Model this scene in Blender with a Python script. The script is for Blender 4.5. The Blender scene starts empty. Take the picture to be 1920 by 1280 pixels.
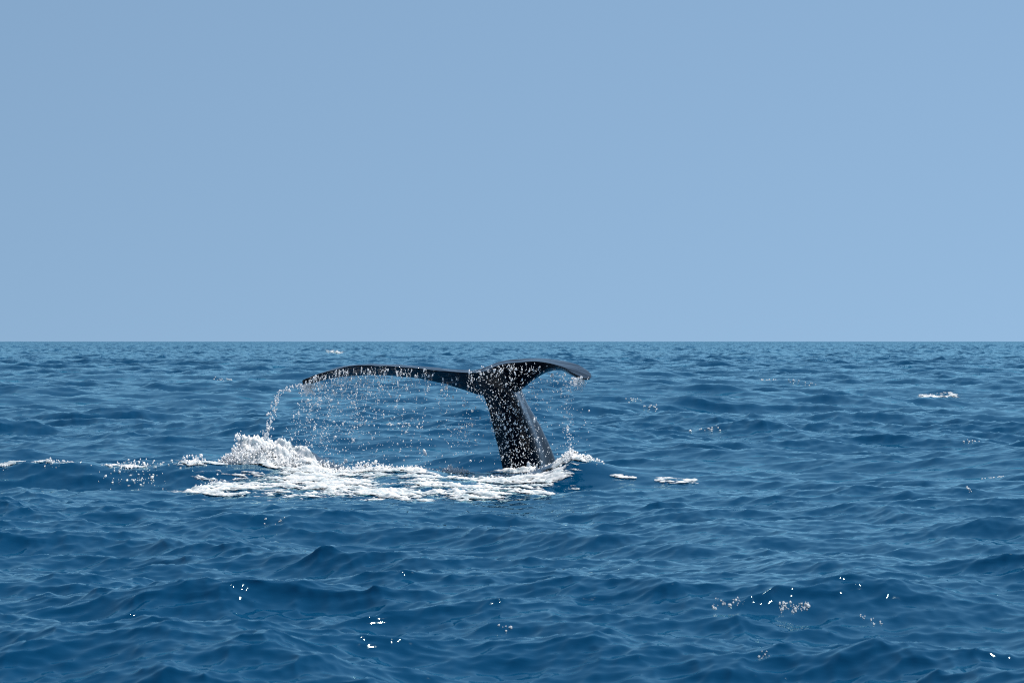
import bpy, math, numpy as np
from mathutils import Vector
R = math.radians
rng = np.random.default_rng(11)
sc = bpy.context.scene
COL = sc.collection

# ------------------------------------------------------------------ camera
F = 5333.0          # focal length in pixels of the 1920 px wide photograph
H = 1.84            # eye height above the sea, metres
D = 40.0            # distance to the whale
cam = bpy.data.cameras.new('camera')
cam.sensor_width = 36.0
cam.lens = 100.0
cam.clip_start = 0.1
cam.clip_end = 60000.0
cam.dof.use_dof = True
cam.dof.focus_distance = D - 0.3
cam.dof.aperture_fstop = 8.0
co = bpy.data.objects.new('camera', cam)
co.location = (0, 0, H)
co.rotation_euler = (R(90.0), 0, 0)
COL.objects.link(co)
sc.camera = co

# ------------------------------------------------------------------ light
SUN_EL, SUN_AZ = 56.0, 42.0        # the sun stands high ahead, to the right of the view
sd = Vector((math.sin(R(SUN_AZ)) * math.cos(R(SUN_EL)), math.cos(R(SUN_AZ)) * math.cos(R(SUN_EL)), math.sin(R(SUN_EL))))
sun = bpy.data.lights.new('sun', 'SUN')
sun.energy = 4.8
sun.angle = R(0.53)
sun.color = (1.0, 0.95, 0.88)
so = bpy.data.objects.new('sun', sun)
so.rotation_euler = sd.to_track_quat('Z', 'Y').to_euler()
so.location = (0, 0, 60)
COL.objects.link(so)

w = bpy.data.worlds.new('World')
sc.world = w
w.use_nodes = True
nt = w.node_tree
nt.nodes.clear()
tc = nt.nodes.new('ShaderNodeTexCoord')
mp = nt.nodes.new('ShaderNodeVectorMath'); mp.operation = 'MULTIPLY_ADD'
mp.inputs[1].default_value = (1, 1, 1.0)
mp.inputs[2].default_value = (0, 0, 0.42)
nm = nt.nodes.new('ShaderNodeVectorMath'); nm.operation = 'NORMALIZE'
sky = nt.nodes.new('ShaderNodeTexSky')
sky.sky_type = 'NISHITA'
sky.sun_disc = False
sky.sun_elevation = R(SUN_EL)
sky.sun_rotation = R(SUN_AZ)
sky.altitude = 0
sky.air_density = 1.0
sky.dust_density = 0.0
sky.ozone_density = 1.5
tint = nt.nodes.new('ShaderNodeMix'); tint.data_type = 'RGBA'; tint.blend_type = 'MULTIPLY'
tint.inputs[0].default_value = 1.0
tint.inputs[7].default_value = (1.06, 1.05, 0.90, 1)
bg = nt.nodes.new('ShaderNodeBackground')
bg.inputs[1].default_value = 0.136
wo = nt.nodes.new('ShaderNodeOutputWorld')
L = nt.links.new
L(tc.outputs['Generated'], mp.inputs[0]); L(mp.outputs[0], nm.inputs[0]); L(nm.outputs[0], sky.inputs[0])
L(sky.outputs[0], tint.inputs[6]); L(tint.outputs[2], bg.inputs[0]); L(bg.outputs[0], wo.inputs[0])

sc.view_settings.view_transform = 'Standard'
sc.view_settings.look = 'None'
sc.view_settings.gamma = 1.0
sc.view_settings.exposure = 0.0
sc.view_settings.use_curve_mapping = False
sc.render.engine = 'CYCLES'
sc.cycles.use_denoising = False
sc.cycles.max_bounces = 6
sc.cycles.filter_width = 1.1

# ------------------------------------------------------------------ helpers
def tag(o, kind=None, label=None, cat=None, group=None):
    if kind: o['kind'] = kind
    if label: o['label'] = label
    if cat: o['category'] = cat
    if group: o['group'] = group
    return o

def mesh_obj(name, V, Fc, mat, parent=None, smooth=True):
    """V (n,3), Fc (m,3 or 4)"""
    me = bpy.data.meshes.new(name)
    V = np.ascontiguousarray(V, dtype=np.float32); Fc = np.ascontiguousarray(Fc, dtype=np.int32)
    m, k = Fc.shape
    me.vertices.add(len(V)); me.vertices.foreach_set('co', V.ravel())
    me.loops.add(m * k); me.loops.foreach_set('vertex_index', Fc.ravel())
    me.polygons.add(m)
    me.polygons.foreach_set('loop_start', np.arange(m, dtype=np.int32) * k)
    me.polygons.foreach_set('loop_total', np.full(m, k, dtype=np.int32))
    me.update(calc_edges=True)
    if smooth: me.polygons.foreach_set('use_smooth', np.ones(m, dtype=bool))
    me.materials.append(mat)
    o = bpy.data.objects.new(name, me)
    COL.objects.link(o)
    if parent: o.parent = parent
    return o

def grid_faces(nr, nc):
    i = np.arange(nr - 1)[:, None] * nc + np.arange(nc - 1)[None, :]
    i = i.ravel()
    return np.stack([i, i + 1, i + nc + 1, i + nc], 1)

def bilin(T, u, v):
    """periodic bilinear sampling, u,v in cells"""
    n = T.shape[0]
    u0 = np.floor(u).astype(np.int64); v0 = np.floor(v).astype(np.int64)
    fu = (u - u0).astype(np.float32); fv = (v - v0).astype(np.float32)
    u0 %= n; v0 %= n; u1 = (u0 + 1) % n; v1 = (v0 + 1) % n
    return (T[v0, u0] * (1 - fu) + T[v0, u1] * fu) * (1 - fv) + (T[v1, u0] * (1 - fu) + T[v1, u1] * fu) * fv

def noise_tile(n, p, kmin, kmax, seed):
    g = np.random.default_rng(seed)
    k = np.fft.fftfreq(n) * n
    kk = np.hypot(k[None, :], k[:, None]); kk[0, 0] = 1
    S = kk ** (-p) * (kk >= kmin) * (kk <= kmax)
    t = np.fft.ifft2(np.fft.fft2(g.standard_normal((n, n))) * S).real
    return (t / t.std()).astype(np.float32)

NT = noise_tile(512, 1.35, 3, 160, 5)      # fractal noise, unit variance, one tile = 512 cells
NT2 = noise_tile(512, 1.75, 2, 90, 6)
def noise(x, y, period, T=NT, rot=0.4):
    """noise of unit variance that repeats every 'period' metres"""
    c, s = math.cos(rot), math.sin(rot)
    return bilin(T, (x * c + y * s) / period * 512, (-x * s + y * c) / period * 512)

def sstep(a, b, x):
    t = np.clip((x - a) / (b - a), 0, 1)
    return t * t * (3 - 2 * t)

# ------------------------------------------------------------------ sea surface (random-phase wave field)
def cascade(Lt, n, lmin, lmax, wind, spread, slope, seed, rot, p=4.0):
    g = np.random.default_rng(seed)
    k1 = np.fft.fftfreq(n) * n * 2 * math.pi / Lt
    KX, KY = np.meshgrid(k1, k1)
    K = np.hypot(KX, KY); K[0, 0] = 1
    th = np.arctan2(KY, KX)
    Dr = 0.10 + np.abs(np.cos(th - wind)) ** spread
    lam = 2 * math.pi / K
    win = sstep(lmin * 0.8, lmin * 1.25, lam) * (1 - sstep(lmax * 0.8, lmax * 1.25, lam))
    A = np.sqrt(K ** -p * Dr * win)
    A[0, 0] = 0
    Hh = A * (g.standard_normal((n, n)) + 1j * g.standard_normal((n, n)))
    h = np.fft.ifft2(Hh)
    sx = np.fft.ifft2(1j * KX * Hh).real; sy = np.fft.ifft2(1j * KY * Hh).real
    sc_ = slope / math.sqrt((sx ** 2 + sy ** 2).mean())
    dx = np.fft.ifft2(1j * KX / K * Hh).real
    dy = np.fft.ifft2(1j * KY / K * Hh).real
    f = lambda a: (a * sc_).astype(np.float32)
    print('cascade', lmin, lmax, 'rms height', (h.real * sc_).std())
    return dict(L=Lt, n=n, h=f(h.real), dx=f(dx), dy=f(dy), rot=rot)

WIND = R(102)
CA = cascade(143.0, 512, 4.5, 20.0, WIND - 0.15, 4, 0.055, 21, 0.35)
CB = cascade(43.0, 1024, 0.7, 4.5, WIND, 2.0, 0.165, 22, -0.5, 3.9)
CC = cascade(12.7, 1024, 0.07, 0.8, WIND - 0.3, 1.7, 0.225, 23, 0.8, 3.75)

def samp(C, x, y, chop):
    c, s = math.cos(C['rot']), math.sin(C['rot'])
    u = (x * c + y * s) / C['L'] * C['n']; v = (-x * s + y * c) / C['L'] * C['n']
    h = bilin(C['h'], u, v); a = bilin(C['dx'], u, v) * chop; b = bilin(C['dy'], u, v) * chop
    return a * c - b * s, a * s + b * c, h

def ridge(x, y):
    """the steep wave that runs past the foot of the tail, and its hump on the right"""
    yc = np.interp(x, [-9, -3.5, -1.5, 0.2, 3], [38.6, 38.7, 38.3, 37.7, 37.7]) + 0.10 * np.sin(x * 1.3 + 0.6)
    amp = np.interp(x, [-9, -7.0, -5.6, -4.3, -3.4, -2.4, -1.4, -0.5, 0.1, 0.45, 0.75, 1.1, 1.5, 2.3],
                    [0.08, 0.18, 0.25, 0.25, 0.14, 0.02, 0.04, 0.03, 0.04, 0.15, 0.28, 0.20, 0.09, 0.0])
    d = y - yc
    up = np.exp(-np.where(d < 0, (np.abs(d) / 0.75) ** 1.7, (np.abs(d) / 1.1) ** 2))
    tr = np.exp(-((d + 1.5) / 0.8) ** 2) * 0.55
    # the water heaped up behind the foam and drawn down in front of it
    wx = sstep(-5.2, -4.0, x) * (1 - sstep(.1, .9, x))
    heap = wx * (.09 * (1 - sstep(-1.3, -.5, x)) * np.exp(-((y - 38.8) / 1.3) ** 2) - .13 * np.exp(-((y - 34.6) / 1.3) ** 2))
    return amp * (up - tr) + heap

def sea(x, y):
    r = np.hypot(x, y)
    fb = 1 - sstep(700, 2500, r); fc = 1 - sstep(120, 500, r); fa = 1 - sstep(2500, 7000, r)
    gust = 0.85 + 0.22 * noise(x, y, 90.0, NT2, 0.2)
    gust = np.clip(gust, 0.35, 1.5)
    ax, ay, az = samp(CA, x, y, 1.0)
    bx, by, bz = samp(CB, x, y, 1.0)
    cx, cy, cz = samp(CC, x, y, 1.0)
    # calmer skin on the face of the steep wave
    calm = 1 - 0.55 * np.exp(-((y - 36.8) / 0.9) ** 2) * np.exp(-((x - 0.7) / 1.3) ** 2)
    fc = fc * gust * calm
    fb = fb * (0.75 + 0.25 * gust)
    nb = np.exp(-((y - 35.6) / 4.4) ** 2) * np.exp(-((x + 1.5) / 5.5) ** 4)
    near = 1 - 0.9 * nb
    nearb = 1 - 0.72 * nb
    fb = fb * nearb * (1 + 1.6 * sstep(60, 500, r))
    fa = fa * (1 + 1.3 * sstep(100, 700, r))
    z = az * fa * near + bz * fb + cz * fc + ridge(x, y)
    return x + ax * fa + bx * fb + cx * fc, y + ay * fa + by * fb + cy * fc, z

def geo(a, b, q):
    n = max(2, int(math.ceil(math.log(b / a) / q)))
    return list(np.exp(np.linspace(math.log(a), math.log(b), n + 1))[:-1])
rows = np.array(geo(2.5, 12, 0.03) + geo(12, 60, 0.0018) + geo(60, 300, 0.0028) + geo(300, 3000, 0.010) + geo(3000, 40000, 0.08) + [40000.0])
side = np.linspace(12, 62, 31)[1:]
th = np.radians(np.concatenate([-side[::-1], np.linspace(-12, 12, 751), side]))
RR, TH = np.meshgrid(rows, th, indexing='ij')
X0 = RR * np.sin(TH); Y0 = RR * np.cos(TH)
sx, sy, sz = sea(X0.ravel(), Y0.ravel())
SV = np.stack([sx, sy, sz], 1)

# ------------------------------------------------------------------ materials
def material(name):
    m = bpy.data.materials.new(name); m.use_nodes = True
    n = m.node_tree.nodes; n.clear()
    out = n.new('ShaderNodeOutputMaterial'); p = n.new('ShaderNodeBsdfPrincipled')
    m.node_tree.links.new(p.outputs[0], out.inputs[0])
    return m, n, m.node_tree.links.new, p

def mat_water():
    m = bpy.data.materials.new('sea_water'); m.use_nodes = True
    n = m.node_tree.nodes; n.clear(); l = m.node_tree.links.new
    out = n.new('ShaderNodeOutputMaterial')
    body = n.new('ShaderNodeBsdfDiffuse'); body.inputs['Color'].default_value = (0.0, 0.047, 0.122, 1)
    gl = n.new('ShaderNodeBsdfGlossy'); gl.inputs['Color'].default_value = (0.70, 0.99, 1.0, 1); gl.inputs['Roughness'].default_value = 0.03
    fr = n.new('ShaderNodeFresnel'); fr.inputs['IOR'].default_value = 1.333
    mix = n.new('ShaderNodeMixShader')
    l(fr.outputs[0], mix.inputs[0]); l(body.outputs[0], mix.inputs[1]); l(gl.outputs[0], mix.inputs[2]); l(mix.outputs[0], out.inputs[0])
    g = n.new('ShaderNodeNewGeometry')
    # fine ripples, drawn out along the crests
    v = n.new('ShaderNodeMapping'); v.inputs['Rotation'].default_value = (0, 0, R(-20)); v.inputs['Scale'].default_value = (0.55, 1.0, 1.0)
    l(g.outputs['Position'], v.inputs[0])
    a = n.new('ShaderNodeTexNoise'); a.inputs['Scale'].default_value = 9.0; a.inputs['Detail'].default_value = 3; a.inputs['Roughness'].default_value = 0.55
    l(v.outputs[0], a.inputs['Vector'])
    b1 = n.new('ShaderNodeBump'); b1.inputs['Strength'].default_value = 1.0; b1.inputs['Distance'].default_value = 0.0025
    l(a.outputs[0], b1.inputs['Height'])
    # distant chop: normals scattered directly, since the waves there are smaller than a mesh cell
    c = n.new('ShaderNodeTexNoise'); c.inputs['Scale'].default_value = 0.30; c.inputs['Detail'].default_value = 6; c.inputs['Roughness'].default_value = 0.75
    v2 = n.new('ShaderNodeMapping'); v2.inputs['Scale'].default_value = (0.7, 0.45, 1.0)
    l(g.outputs['Position'], v2.inputs[0]); l(v2.outputs[0], c.inputs['Vector'])
    sub = n.new('ShaderNodeVectorMath'); sub.operation = 'SUBTRACT'; sub.inputs[1].default_value = (.5, .5, .5)
    l(c.outputs['Color'], sub.inputs[0])
    at = n.new('ShaderNodeAttribute'); at.attribute_name = 'far'
    mu = n.new('ShaderNodeVectorMath'); mu.operation = 'MULTIPLY'; mu.inputs[1].default_value = (1.4, 2.4, 0.0)
    l(sub.outputs[0], mu.inputs[0])
    ms = n.new('ShaderNodeVectorMath'); ms.operation = 'SCALE'
    l(mu.outputs[0], ms.inputs[0]); l(at.outputs['Fac'], ms.inputs['Scale'])
    ad = n.new('ShaderNodeVectorMath'); ad.operation = 'ADD'; l(ms.outputs[0], ad.inputs[0]); l(b1.outputs[0], ad.inputs[1])
    no = n.new('ShaderNodeVectorMath'); no.operation = 'NORMALIZE'; l(ad.outputs[0], no.inputs[0])
    for q in (body, gl, fr): l(no.outputs[0], q.inputs['Normal'])
    return m

def mat_skin():
    m, n, l, p = material('wet_whale_skin')
    t = n.new('ShaderNodeTexCoord')
    a = n.new('ShaderNodeTexNoise'); a.inputs['Scale'].default_value = 6; a.inputs['Detail'].default_value = 8; a.inputs['Roughness'].default_value = 0.65
    l(t.outputs['Object'], a.inputs['Vector'])
    cr = n.new('ShaderNodeValToRGB')
    cr.color_ramp.elements[0].position = 0.35; cr.color_ramp.elements[0].color = (0.003, 0.0045, 0.009, 1)
    cr.color_ramp.elements[1].position = 0.75; cr.color_ramp.elements[1].color = (0.007, 0.011, 0.020, 1)
    l(a.outputs[0], cr.inputs[0]); l(cr.outputs[0], p.inputs['Base Color'])
    rr = n.new('ShaderNodeMapRange'); rr.inputs['To Min'].default_value = 0.06; rr.inputs['To Max'].default_value = 0.17
    l(a.outputs[0], rr.inputs[0]); l(rr.outputs[0], p.inputs['Roughness'])
    p.inputs['IOR'].default_value = 1.38
    b = n.new('ShaderNodeTexNoise'); b.inputs['Scale'].default_value = 30; b.inputs['Detail'].default_value = 5
    l(t.outputs['Object'], b.inputs['Vector'])
    bu = n.new('ShaderNodeBump'); bu.inputs['Strength'].default_value = 0.3; bu.inputs['Distance'].default_value = 0.0015
    l(b.outputs[0], bu.inputs['Height']); l(bu.outputs[0], p.inputs['Normal'])
    return m

def mat_foam():
    m, n, l, p = material('sea_foam')
    p.inputs['Roughness'].default_value = 0.6
    g = n.new('ShaderNodeNewGeometry')
    a = n.new('ShaderNodeTexNoise'); a.inputs['Scale'].default_value = 9; a.inputs['Detail'].default_value = 4; a.inputs['Roughness'].default_value = 0.6
    p.inputs['Subsurface Weight'].default_value = 0.8; p.inputs['Subsurface Radius'].default_value = (.9, 1, 1); p.inputs['Subsurface Scale'].default_value = 0.12
    v = n.new('ShaderNodeMapping'); v.inputs['Scale'].default_value = (0.4, 1, 1); l(g.outputs['Position'], v.inputs[0]); l(v.outputs[0], a.inputs['Vector'])
    cr = n.new('ShaderNodeValToRGB')
    cr.color_ramp.elements[0].position = 0.36; cr.color_ramp.elements[0].color = (0.36, 0.45, 0.49, 1)
    cr.color_ramp.elements[1].position = 0.56; cr.color_ramp.elements[1].color = (0.74, 0.75, 0.75, 1)
    l(a.outputs[0], cr.inputs[0]); l(cr.outputs[0], p.inputs['Base Color'])
    at = n.new('ShaderNodeAttribute'); at.attribute_name = 'cover'
    v3 = n.new('ShaderNodeMapping'); v3.inputs['Scale'].default_value = (0.17, 0.9, 1); v3.inputs['Rotation'].default_value = (0, 0, R(8)); l(g.outputs['Position'], v3.inputs[0])
    lace = n.new('ShaderNodeTexNoise'); lace.inputs['Scale'].default_value = 13; lace.inputs['Detail'].default_value = 5; lace.inputs['Roughness'].default_value = 0.65
    l(v3.outputs[0], lace.inputs['Vector'])
    ma = n.new('ShaderNodeMath'); ma.operation = 'MULTIPLY_ADD'; ma.inputs[1].default_value = 5.0; ma.inputs[2].default_value = -2.55
    l(lace.outputs[0], ma.inputs[0])
    mb = n.new('ShaderNodeMath'); mb.operation = 'ADD'; l(ma.outputs[0], mb.inputs[0]); l(at.outputs['Fac'], mb.inputs[1])
    mr = n.new('ShaderNodeMapRange'); mr.inputs['From Min'].default_value = -0.05; mr.inputs['From Max'].default_value = 0.55
    l(mb.outputs[0], mr.inputs[0]); l(mr.outputs[0], p.inputs['Alpha'])
    bu = n.new('ShaderNodeBump'); bu.inputs['Strength'].default_value = 0.5; bu.inputs['Distance'].default_value = 0.02
    l(a.outputs[0], bu.inputs['Height']); l(bu.outputs[0], p.inputs['Normal'])
    return m

def mat_drop(name='bright_water_drop', sss=0.03):
    m, n, l, p = material(name)
    p.inputs['Base Color'].default_value = (0.95, 0.96, 0.97, 1)
    p.inputs['Roughness'].default_value = 0.25
    p.inputs['Subsurface Weight'].default_value = 1.0
    p.inputs['Subsurface Radius'].default_value = (1, 1, 1)
    p.inputs['Subsurface Scale'].default_value = sss
    p.inputs['IOR'].default_value = 1.333
    return m

M_WATER, M_SKIN, M_FOAM, M_DROP, M_SPRAY = mat_water(), mat_skin(), mat_foam(), mat_drop(), mat_drop('white_spray', 0.15)

so_ = mesh_obj('sea', SV, grid_faces(len(rows), len(th)), M_WATER)
tag(so_, 'structure')
far = sstep(50, 300, np.hypot(X0, Y0).ravel()).astype(np.float32)
at = so_.data.attributes.new('far', 'FLOAT', 'POINT')
at.data.foreach_set('value', far)

# ------------------------------------------------------------------ whale tail
S = D / F
def P(px, py, dy=0.0):
    """point of the tail: photograph pixel at depth D + dy"""
    Y = D + dy
    return np.array([(px - 960) * Y / F, Y, H - (py - 640.5) * Y / F])

def catmull(pts, n):
    pts = np.asarray(pts, float); m = len(pts)
    t = np.linspace(0, m - 1, n); out = []
    for s in t:
        i = min(int(s), m - 2); u = s - i
        p1, p2 = pts[i], pts[i + 1]
        p0 = pts[i - 1] if i > 0 else 2 * p1 - p2
        p3 = pts[i + 2] if i + 2 < m else 2 * p2 - p1
        out.append(0.5 * (2 * p1 + (p2 - p0) * u + (2 * p0 - 5 * p1 + 4 * p2 - p3) * u * u + (3 * p1 - p0 - 3 * p2 + p3) * u ** 3))
    return np.array(out)

def loft(rings):
    """closed tube through the rings with fan caps -> V, tris"""
    rings = np.asarray(rings); k, n = rings.shape[:2]
    V = list(rings.reshape(-1, 3)); T = []
    for i in range(k - 1):
        for j in range(n):
            a, b = i * n + j, i * n + (j + 1) % n
            T += [(a, b, b + n), (a, b + n, a + n)]
    for i, fl in ((0, 1), (k - 1, 0)):
        V.append(rings[i].mean(0)); c = len(V) - 1
        for j in range(n):
            a, b = i * n + j, i * n + (j + 1) % n
            T.append((c, b, a) if fl else (c, a, b))
    return np.array(V), np.array(T)

def fluke(st, n=80):
    # st: near upper edge, far upper edge, lower edge of the blade
    K = [catmull([P(*s_[k]) for s_ in st], n) for k in range(3)]
    rings = []
    for i in range(n):
        N_, U_, B_ = (K[k][i] for k in range(3))
        cen = (N_ + U_ + B_) / 3
        key = [N_, (N_ + U_) / 2 + (0, 0, .004), U_, (U_ + B_) / 2 + ((U_ + B_) / 2 - cen) * .25, B_, (N_ + B_) / 2 + ((N_ + B_) / 2 - cen) * .25]
        rings.append(catmull(key + [key[0]], 31)[:-1])
    return loft(rings)

left = [((975, 690, -.38), (975, 684, .05), (965, 742, .10)),
        ((925, 696, -.40), (925, 690, -.02), (930, 742, .10)),
        ((890, 699, -.40), (890, 695, .00), (898, 740, .10)),
        ((865, 699, -.36), (865, 694.5, .04), (872, 732, .10)),
        ((840, 697.5, -.32), (840, 692.5, .06), (842, 722, .12)),
        ((790, 692, -.26), (790, 688, .10), (790, 712, .14)),
        ((750, 688, -.22), (750, 684.5, .14), (750, 706, .18)),
        ((705, 686, -.20), (705, 683, .16), (700, 703, .22)),
        ((665, 687, -.18), (665, 685, .16), (660, 705, .24)),
        ((630, 692.5, -.14), (630, 691.5, .12), (622, 710, .22)),
        ((600, 700, -.10), (600, 699.5, .08), (593, 717, .16)),
        ((578, 708, -.05), (578, 708, .05), (577, 722, .06)),
        ((566, 714, -.02), (566, 714, .03), (568, 722, .03))]
right = [((905, 697, -.40), (905, 693, .0), (915, 742, .05)),
         ((940, 684, -.46), (940, 679.5, -.05), (940, 745, .02)),
         ((975, 680, -.54), (975, 675.5, -.10), (970, 737, -.05)),
         ((1003, 678, -.68), (1003, 673.5, -.15), (997, 716, -.20)),
         ((1030, 682, -.90), (1030, 674, -.30), (1025, 700, -.40)),
         ((1053, 689, -1.15), (1056, 677, -.50), (1050, 695, -.75)),
         ((1070, 697.5, -1.45), (1078, 682, -.80), (1068, 702, -1.1)),
         ((1085, 705, -1.65), (1096, 690.5, -1.05), (1083, 708, -1.35)),
         ((1097, 709.5, -1.75), (1107, 699, -1.30), (1096, 711, -1.5)),
         ((1106, 710, -1.70), (1110.5, 705, -1.50), (1106, 711, -1.60))]
# peduncle rings: left, front ridge, right, back
ped = [(960, 963, 1030, 1066, .15), (900, 947, 1012, 1052, .05), (883, 943, 1008, 1048, .02), (850, 936, 1002, 1037, -.03), (810, 926, 991, 1019, -.10),
       (780, 919, 980, 1003, -.17), (760, 913, 972, 991, -.22), (740, 905, 962, 982, -.26), (718, 895, 950, 975, -.28), (700, 893, 945, 970, -.30), (694, 905, 940, 960, -.30)]
rings = []
for py, xl, xk, xr, dy in ped:
    key = [P(xl, py, dy + .02), P((xl * .55 + xk * .45), py, dy - .20), P(xk, py, dy - .26), P((xk + xr) / 2 + 1.0, py, dy + .06), P(xr, py, dy + .42), P((xr + xl) / 2 + 18, py, dy + .62), P(xl + 10, py, dy + .30)]
    c = catmull(key + [key[0]], 36)[:-1]
    rings.append(c)
rings = np.array(rings)
rings = np.stack([catmull(rings[:, j], 60) for j in range(rings.shape[1])], 1)
parts = [loft(rings), fluke(left), fluke(right)]
V = []; T = []; off = 0
for v, t in parts:
    V.append(v); T.append(t + off); off += len(v)
tmp = mesh_obj('tail_base', np.vstack(V), np.vstack(T), M_SKIN)
import bmesh
bm = bmesh.new(); bm.from_mesh(tmp.data)
isl = bm.faces[:]
bmesh.ops.recalc_face_normals(bm, faces=isl)
bm.to_mesh(tmp.data); bm.free()
rm = tmp.modifiers.new('r', 'REMESH'); rm.mode = 'VOXEL'; rm.voxel_size = 0.0125; rm.use_smooth_shade = True
sm = tmp.modifiers.new('s', 'SMOOTH'); sm.factor = 0.6; sm.iterations = 7
dg = bpy.context.evaluated_depsgraph_get()
me = bpy.data.meshes.new_from_object(tmp.evaluated_get(dg))
bpy.data.objects.remove(tmp)
me.name = 'whale'
# wavy trailing edge and skin unevenness
nv = len(me.vertices); vc = np.empty(nv * 3, np.float32); me.vertices.foreach_get('co', vc); vc = vc.reshape(-1, 3)
base = P(990, 885)
vc -= base
# uneven skin and a slightly ragged trailing edge
nx = noise(vc[:, 0] + vc[:, 1], vc[:, 2], 1.9, NT2, .3)
vc[:, 2] += .004 * nx
vc[:, 1] += .003 * noise(vc[:, 0], vc[:, 2] + 3.3, 1.3, NT2, .1)
me.vertices.foreach_set('co', vc.ravel())
me.polygons.foreach_set('use_smooth', np.ones(len(me.polygons), bool))
me.materials.clear(); me.materials.append(M_SKIN)
whale = bpy.data.objects.new('whale', me); whale.location = base
COL.objects.link(whale)
tag(whale, None, 'black wet whale tail with both flukes raised out of the sea, water running off it', 'whale')
print('whale verts', nv)

# ------------------------------------------------------------------ drops
ICO_V = None
def ico():
    t = (1 + 5 ** .5) / 2
    v = np.array([(-1, t, 0), (1, t, 0), (-1, -t, 0), (1, -t, 0), (0, -1, t), (0, 1, t), (0, -1, -t), (0, 1, -t), (t, 0, -1), (t, 0, 1), (-t, 0, -1), (-t, 0, 1)], float)
    v /= np.linalg.norm(v[0])
    f = np.array([(0, 11, 5), (0, 5, 1), (0, 1, 7), (0, 7, 10), (0, 10, 11), (1, 5, 9), (5, 11, 4), (11, 10, 2), (10, 7, 6), (7, 1, 8), (3, 9, 4), (3, 4, 2), (3, 2, 6), (3, 6, 8), (3, 8, 9), (4, 9, 5), (2, 4, 11), (6, 2, 10), (8, 6, 7), (9, 8, 1)])
    return v, f
IV, IF = ico()
def blobs(name, C, rad, mat, label, stretch=0.35, jitter=0.09, kind='stuff', cat=None, group=None, zmul=1.0):
    C = np.asarray(C); n = len(C); rad = np.broadcast_to(rad, (n,))
    g = np.random.default_rng(len(C))
    sc3 = np.stack([g.uniform(.75, 1.15, n), g.uniform(.75, 1.15, n), (1 + np.abs(g.normal(0, stretch, n))) * zmul], 1) * rad[:, None]
    v = IV[None] * sc3[:, None, :] * (1 + g.normal(0, jitter, (n, 12, 1)))
    tilt = g.normal(0, .35, n) / np.maximum(1, zmul)
    x = v[..., 0] * np.cos(tilt)[:, None] + v[..., 2] * np.sin(tilt)[:, None]
    z = -v[..., 0] * np.sin(tilt)[:, None] + v[..., 2] * np.cos(tilt)[:, None]
    v = np.stack([x, v[..., 1], z], -1) + C[:, None, :]
    f = (IF[None] + (np.arange(n) * 12)[:, None, None]).reshape(-1, 3)
    o = mesh_obj(name, v.reshape(-1, 3), f, mat)
    return tag(o, kind, label, cat, group)

def Pv(px, py, dy):
    Y = D + dy
    return np.stack([(px - 960) * Y / F, Y, H - (py - 640.5) * Y / F], 1)

def dsize(n, m=.006, s=.35):
    return m * np.exp(rng.normal(0, s, n))

def strand(p0, p1, n, spread, dy=0., droop=0.):
    t = np.sort(rng.uniform(0, 1, n))
    px = p0[0] + (p1[0] - p0[0]) * t + rng.normal(0, spread, n)
    if droop: px = p0[0] + (p1[0] - p0[0]) * (1 - (1 - t) ** 2) ** .5 * 1.0 + rng.normal(0, spread, n)
    py = p0[1] + (p1[1] - p0[1]) * t + rng.normal(0, spread, n)
    return Pv(px, py, dy + rng.normal(0, .05, n))

# left fluke: lower edge the water falls from
LX = [566, 577, 593, 622, 660, 700, 750, 790, 842, 880, 905]
LY = [722, 722, 717, 711, 705, 704, 706, 713, 724, 738, 752]
pts = []
# strands of drops falling from the left fluke
nst = 120
for i in range(nst):
    x0 = 568 + (905 - 568) * rng.beta(1.0, 2.0)
    y0 = np.interp(x0, LX, LY)
    drift = -(0.06 + 0.16 * (1 - (x0 - 568) / 340))
    y1 = y0 + rng.uniform(15, 160)
    n = int(rng.integers(5, 22))
    ys = rng.uniform(0, 1, n) * (y1 - y0)
    xs = x0 + drift * ys + rng.normal(0, 2.2, n)
    pts.append(Pv(xs, y0 + ys, rng.normal(.1, .2) + rng.normal(0, .04, n)))
# loose drops
n = 900
xs = 500 + 290 * rng.beta(1.7, 2.2, n); ys = 720 + 165 * rng.beta(1.5, 1.3, n)
lim = 575 - (ys - 720) * 0.50
keep = xs > lim
pts.append(Pv(xs, ys, rng.normal(.1, .3, n))[keep])
n = 230
pts.append(Pv(rng.uniform(780, 935, n), 740 + 140 * rng.beta(1.4, 1.2, n), rng.normal(0, .3, n)))
n = 90
pts.append(Pv(rng.normal(870, 14, n), rng.normal(805, 18, n), rng.normal(0, .2, n)))
fallen = np.vstack(pts)
# short threads of water that have not yet broken into drops
th_n = 150
x0 = 566 + 340 * rng.beta(.9, 1.7, th_n); y0 = np.interp(x0, LX, LY) + np.abs(rng.normal(0, 14, th_n))
threads = Pv(x0 - (y0 - np.interp(x0, LX, LY)) * .12, y0, rng.normal(.1, .15, th_n))
x0 = rng.normal(1084, 7, 60); threads = np.vstack([threads, Pv(x0, 711 + np.abs(rng.normal(0, 9, 60)), -1.6 + rng.normal(0, .05, 60))])
k = len(threads)
blobs('water_threads', threads, rng.uniform(.0022, .0042, k), M_DROP, 'thin threads of water hanging from the fluke edges', .1, .1, zmul=rng.uniform(4, 16, k))
blobs('falling_drops', fallen, dsize(len(fallen), .0046, .52), M_DROP, 'curtain of bright drops falling from the left fluke', .7)

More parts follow.
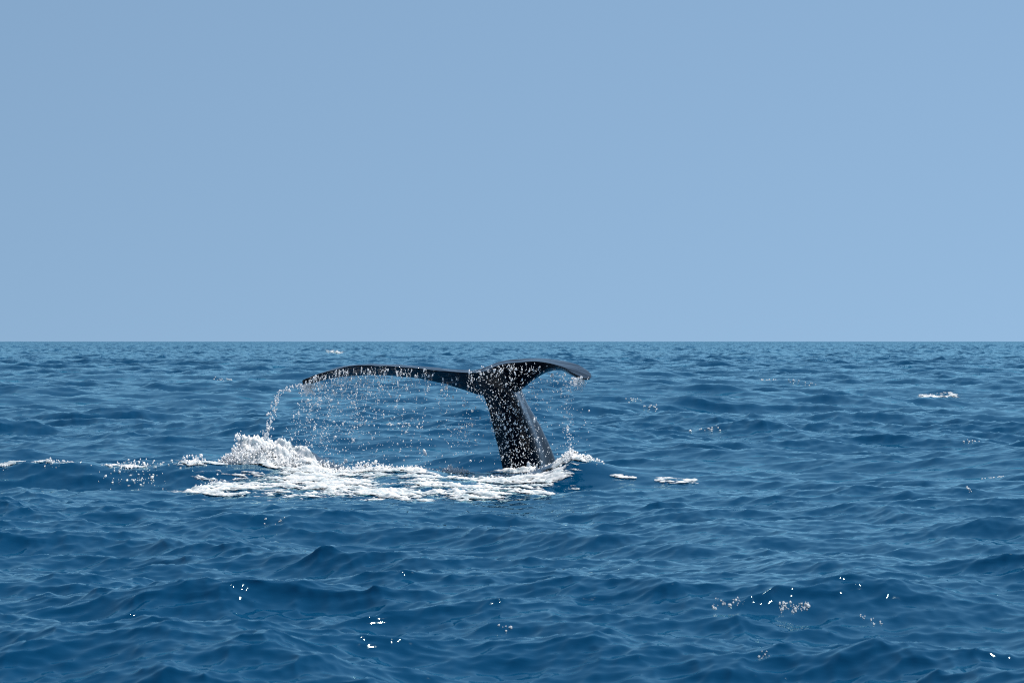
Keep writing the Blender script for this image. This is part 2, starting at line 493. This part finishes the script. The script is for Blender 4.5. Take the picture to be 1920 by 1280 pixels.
# the arc that runs off the left tip
t = np.linspace(0, 1, 210)
ax_ = 564 - 34 * np.minimum(1, t * 5) - 40 * np.clip(t - .12, 0, 1) ** .75
ay_ = 722 + 4 * np.minimum(1, t * 6) + 125 * np.clip(t - .08, 0, 1) ** 1.1
wob = 1.5 + 5 * t
A1 = Pv(ax_ + rng.normal(0, 1, 210) * wob, ay_ + rng.normal(0, 3, 210), rng.normal(0, .07, 210))
A2 = Pv(rng.normal(575, 7, 200), 720 + np.abs(rng.normal(0, 10, 200)), rng.normal(0, .08, 200))
A3 = Pv(np.interp(tt := rng.uniform(0, 1, 110), [0, 1], [498, 492]) + rng.normal(0, 3, 110), 810 + 40 * tt, rng.normal(0, .08, 110))
arc = np.vstack([A1, A2, A3])
blobs('water_spout', arc, dsize(len(arc), .0065, .5), M_DROP, 'curved spout of water running off the tip of the left fluke', .8)

# right tip
n = 150
xs = rng.normal(1087, 8, n); ys = 708 + np.abs(rng.normal(0, 10, n))
B1 = Pv(xs - (ys - 708) * .5, ys, -1.7 + rng.normal(0, .06, n))
n = 170
ys = 715 + 150 * rng.uniform(0, 1, n); B2 = Pv(1066 + rng.normal(0, 4.5, n), ys, -1.6 + rng.normal(0, .1, n))
n = 190
xs = rng.uniform(990, 1062, n); ys = np.interp(xs, [990, 1030, 1062], [725, 700, 700]) + 75 * rng.beta(1, 2, n); B3 = Pv(xs, ys, rng.normal(-.8, .3, n))
B4 = Pv(rng.uniform(1000, 1110, 110), rng.uniform(760, 868, 110), rng.normal(-.5, .3, 110))
rt = np.vstack([B1, B2, B3, B4])
blobs('falling_drops', rt, dsize(len(rt), .0052, .45), M_DROP, 'thin column of drops falling from the right fluke tip', .6)

# drops in front of the peduncle and flukes
n = 1250
ys = rng.uniform(686, 885, n)
xl = np.interp(ys, [688, 700, 735, 752, 780, 810, 850, 885], [900, 872, 875, 905, 915, 922, 934, 942])
xr = np.interp(ys, [688, 700, 720, 735, 752, 780, 810, 850, 885], [1030, 1034, 1008, 988, 988, 1000, 1016, 1033, 1042])
u = rng.beta(1.05, 1.25, n)
front = Pv(xl + (xr - xl) * u, ys, -.85 + rng.normal(0, .12, n))
# runs of water over the skin of the flukes
runs = []
for i in range(150):
    x0 = 572 + 290 * rng.beta(.9, 1.3) if i < 110 else rng.uniform(880, 1030)
    yt = np.interp(x0, [570, 600, 640, 700, 790, 860, 900, 950, 1030], [712, 699, 690, 684, 689, 697, 690, 680, 678])
    yb = np.interp(x0, LX, LY) if i < 110 else yt + rng.uniform(10, 32)
    k = int(rng.integers(2, 9)); ta = rng.uniform(.1, .7); tt = np.linspace(ta, min(.98, ta + rng.uniform(.1, .7)), k)
    runs.append(Pv(x0 - tt * rng.uniform(-1, 5) + rng.normal(0, .8, k), yt + (yb - yt) * tt, (-.28 if i < 110 else -.75) + rng.normal(0, .02, k)))
fr = np.vstack([front] + runs)
blobs('water_drops', fr, dsize(len(fr), .0042, .55), M_DROP, 'white drops streaming in front of the dark tail stock', .8)

# ------------------------------------------------------------------ foam
def fx(px, Y): return (px - 960) * Y / F
def foam_sheet(name, caps, x0, x1, y0, y1, step, label, thick=.045, rough=.8, period=3.0, seed=0, aniso=2.2, kind='stuff', cat=None, group=None, extra=None, bias=0.0):
    xs = np.arange(x0, x1, step); ys = np.arange(y0, y1, step * 1.5)
    X, Y = np.meshgrid(xs, ys)
    M = np.full(X.shape, -3.0)
    for (ax, ay, bx, by, ra, rb) in caps:       # segment with radius along x and y
        dx, dy = bx - ax, by - ay
        t = np.clip(((X - ax) * dx + (Y - ay) * dy) / (dx * dx + dy * dy + 1e-9), 0, 1)
        q = np.sqrt(((X - ax - t * dx) / ra) ** 2 + ((Y - ay - t * dy) / rb) ** 2)
        M = np.maximum(M, 1 - q)
    n1 = noise(X / aniso + seed, Y, period * 1.0, NT2, .15)
    n2 = noise(X / aniso, Y + seed, period * .45, NT2, -.2)
    n3 = noise(X / 4.5, Y + .25 * X, .9, NT2, 0.0)
    n4 = noise(X / 1.4, Y, 3.1, NT, .6)
    t = thick * (np.clip(M, -2, .42) + rough * (.32 * n1 + .30 * np.abs(n2) - .36 * np.abs(n3) - .12 + .36 * n4))
    if extra is not None: t = t + extra(X, Y) * sstep(-.2, .4, M)
    cov = np.where(M < -.9, -9, t / thick * 1.1 - bias)
    a, b, z = sea(X.ravel(), Y.ravel())
    V = np.stack([a, b, z + .010 + np.clip(t, 0, None).ravel()], 1)
    Fc = grid_faces(len(ys), len(xs))
    tt = cov.ravel()
    keep = (tt[Fc] > -1.6).any(1)
    Fc = Fc[keep]
    used, inv = np.unique(Fc, return_inverse=True)
    o = mesh_obj(name, V[used], inv.reshape(Fc.shape), M_FOAM)
    at = o.data.attributes.new('cover', 'FLOAT', 'POINT')
    at.data.foreach_set('value', np.ascontiguousarray(tt[used], dtype=np.float32))
    return tag(o, kind, label, cat, group)

def seg(px0, Y0_, px1, Y1_, ra, rb): return (fx(px0, Y0_), Y0_, fx(px1, Y1_), Y1_, ra, rb)
def mound(X, Y):
    pxs = X * F / Y + 960
    h = np.interp(pxs, [432, 442, 452, 480, 505, 540, 575, 600, 625], [0, .24, .33, .34, .28, .28, .22, .13, 0])
    g = np.exp(-((Y - 39.25) / .30) ** 2)
    nz = noise(X, Y, 1.6, NT, .1)
    return h * g * (1 + .10 * nz)
foam_sheet('foam', [
    seg(430, 37.2, 660, 37.8, .35, 1.0),
    seg(470, 36.2, 600, 36.3, .6, .9),
    seg(445, 39.25, 610, 39.25, .15, .5),
    seg(600, 38.7, 700, 38.6, .5, .5),
    seg(700, 37.0, 800, 36.9, .5, .22),
    seg(735, 35.5, 880, 36.2, .5, .6),
    seg(800, 37.4, 960, 37.9, .4, .7),
    seg(885, 35.7, 975, 37.0, .45, .8),
    seg(940, 37.9, 1030, 37.8, .3, .5),
    seg(1035, 37.9, 1060, 37.8, .12, .12),
    seg(1060, 38.2, 1095, 38.5, .12, .2),
    seg(720, 39.0, 860, 39.2, .5, .12),
], -6.0, 1.6, 34.4, 40.4, .0125, 'sheet of white broken foam spread left of the tail on the sea', thick=.026, rough=1.35, seed=3.1, extra=mound)
foam_sheet('foam_streak', [seg(335, 36.0, 520, 35.7, .2, .10)], -5.4, -2.6, 35.0, 36.8, .012,
           'thin white streak of foam at the left end of the foam sheet', thick=.03, rough=.45, seed=9.0)
foam_sheet('crest_foam', [seg(85, 38.6, 128, 38.6, .10, .10), seg(210, 38.6, 280, 38.5, .08, .08), seg(350, 38.7, 400, 38.6, .2, .2), seg(0, 38.6, 25, 38.6, .1, .08)],
           -8.0, -3.6, 37.8, 39.4, .0125, 'broken foam along the crest of the wave at the left edge', thick=.012, rough=1.9, seed=5.0)

# spray: clouds of tiny ragged clots of water
def spray(name, caps, label, size=.011, seed=0):
    g = np.random.default_rng(seed); out = []
    for (cx, Y, cw, hh, n, zb) in caps:       # centre px, depth, half width px, height m, count, base z
        u = g.normal(0, .5, n); zz = zb + hh * np.abs(g.beta(1.0, 1.7, n)) * np.clip(1 - .45 * u * u, .1, 1) * np.clip(.72 + .22 * noise(u * .8 + cx, 0 * u + seed, 4.0, NT2), .3, 1.25)
        yy = Y + g.normal(0, .16, n)
        a, b, z = sea(fx(cx, Y) + u * cw * S * 1.3, yy)
        out.append(np.stack([a, b, z + zz], 1))
    C = np.vstack(out)
    blobs(name, C, size * np.exp(g.normal(0, .4, len(C))), M_SPRAY, label, .3, .3)
spray('splash', [(470, 39.2, 34, .42, 3600, .0), (520, 39.2, 50, .36, 3200, .0), (570, 39.2, 45, .28, 2000, -.02), (447, 39.2, 14, .34, 300, .05), (610, 39.3, 40, .14, 500, .0)],
      'bright white mound of splashing water left of the tail', .010, 1)
spray('spray', [(650, 38.7, 60, .15, 600, -.02), (740, 38.9, 70, .12, 350, -.02), (840, 39.2, 22, .14, 350, -.02), (960, 38.4, 60, .10, 500, -.02),
                (1000, 38.3, 22, .10, 250, .0), (1055, 38.0, 22, .10, 450, .0), (1085, 38.1, 22, .08, 350, .0)],
      'low fringe of spray around the foot of the tail', .008, 2)
spray('crest_spray', [(108, 38.6, 22, .07, 45, .0), (250, 38.6, 45, .08, 110, .0), (365, 38.7, 20, .13, 110, .0), (16, 38.6, 10, .06, 16, .0), (250, 37.9, 50, .02, 60, .0), (390, 37.4, 30, .15, 160, -.05)],
      'spray on the crest of the wave at the left', .008, 3)

# ------------------------------------------------------------------ small whitecaps
def surf(px, py):
    """first point of the sea that the line of sight through a photograph pixel meets"""
    base_ = F * H / (py - 640.5)
    Y = np.linspace(base_ * .8, min(base_ * 1.25, 20000), 4000)
    X = (px - 960) * Y / F
    z = sea(X, Y)[2]
    ray = H - (py - 640.5) * Y / F
    k = int(np.argmax(ray < z))
    return X[k], Y[k]
caps = [
    (1271, 901, .19, .35, 'bright small whitecap on the water right of the tail'),
    (1165, 898, .13, .14, 'thin slanting whitecap between the tail and the bright whitecap'),
    (1762, 742, .45, 1.6, 'low whitecap on the far water near the right edge'),
    (628, 660, 1.1, 8., 'tiny whitecap just below the horizon above the left fluke'),
]
for px, py, rx, ry, lab in caps:
    X, Y = surf(px, py)
    st = .012 * max(1, Y / 45)
    foam_sheet('whitecap', [(X - rx, Y, X + rx, Y, rx * .35, ry * .5)], X - 2.5 * rx, X + 2.5 * rx, Y - 1.3 * ry, Y + 1.3 * ry, st, lab,
               thick=(.009 if Y < 60 else .02) * max(1, Y / 60), rough=1.5 if Y < 60 else 1.0, bias=.45 if Y < 60 else .15, seed=px * .37, kind='thing', cat='whitecap', group='small whitecaps on the open sea', period=3 * max(1, Y / 60))
    g = np.random.default_rng(px)
# white beads stand in for sun glints and bubble specks on little breaking crests
beads = [
    (1372, 1136, 55, 26, 'row of white glint and bubble beads on a wave crest in the near water at the lower right'),
    (1512, 1145, 55, 70, 'densest cluster of white glint and bubble beads on a near wave crest at the lower right'),
    (1662, 1168, 42, 16, 'short row of white glint and bubble beads right of the dense near cluster'),
    (948, 1186, 26, 8, 'few white glint and bubble beads on a near wave below the middle of the sea'),
    (1430, 1236, 18, 8, 'lone speck of white glint and bubble beads near the bottom edge at the right'),
    (522, 984, 40, 9, 'few white glint and bubble beads on the water in front of the foam sheet'),
    (418, 712, 36, 26, 'crest with white glint and bubble beads on the far water left of the left fluke'),
    (752, 796, 70, 26, 'crest with white glint and bubble beads under the middle of the left fluke'),
    (1190, 750, 30, 14, 'crest with white glint and bubble beads just right of the right fluke tip'),
    (1232, 764, 34, 16, 'crest with white glint and bubble beads below and right of the right fluke tip'),
    (1445, 712, 40, 18, 'crest with white glint and bubble beads far behind, midway between the tail and the right edge'),
    (1510, 718, 50, 16, 'thin crest with white glint and bubble beads right of the far middle crest'),
    (1320, 808, 60, 16, 'strung white glint and bubble beads on a dark crest right of the tail'),
    (1845, 896, 50, 18, 'crest with white glint and bubble beads at the right edge level with the tail foot'),
    (1830, 826, 40, 12, 'small crest with white glint and bubble beads above the right edge crest'),
    (1822, 920, 12, 6, 'few bright glint and bubble beads on the wave under the right edge crest'),
]
for px, py, wd, n, lab in beads:
    g = np.random.default_rng(px * 7 + py)
    X, Y = surf(px, py)
    x = X + g.uniform(-.5, .5, n) * wd * Y / F
    y = Y + g.normal(0, .05 * Y / 20, n) + .3 * (x - X) * g.choice([-1, 1])
    a, b, z = sea(x, y)
    C = np.stack([a, b, z + .004], 1)
    blobs('glint_bubbles', C, 1.25 * Y / F * np.exp(g.normal(0, .35, n)), M_DROP, lab, .1, .1, kind='stuff', group='glint and bubble beads on small breaking crests')
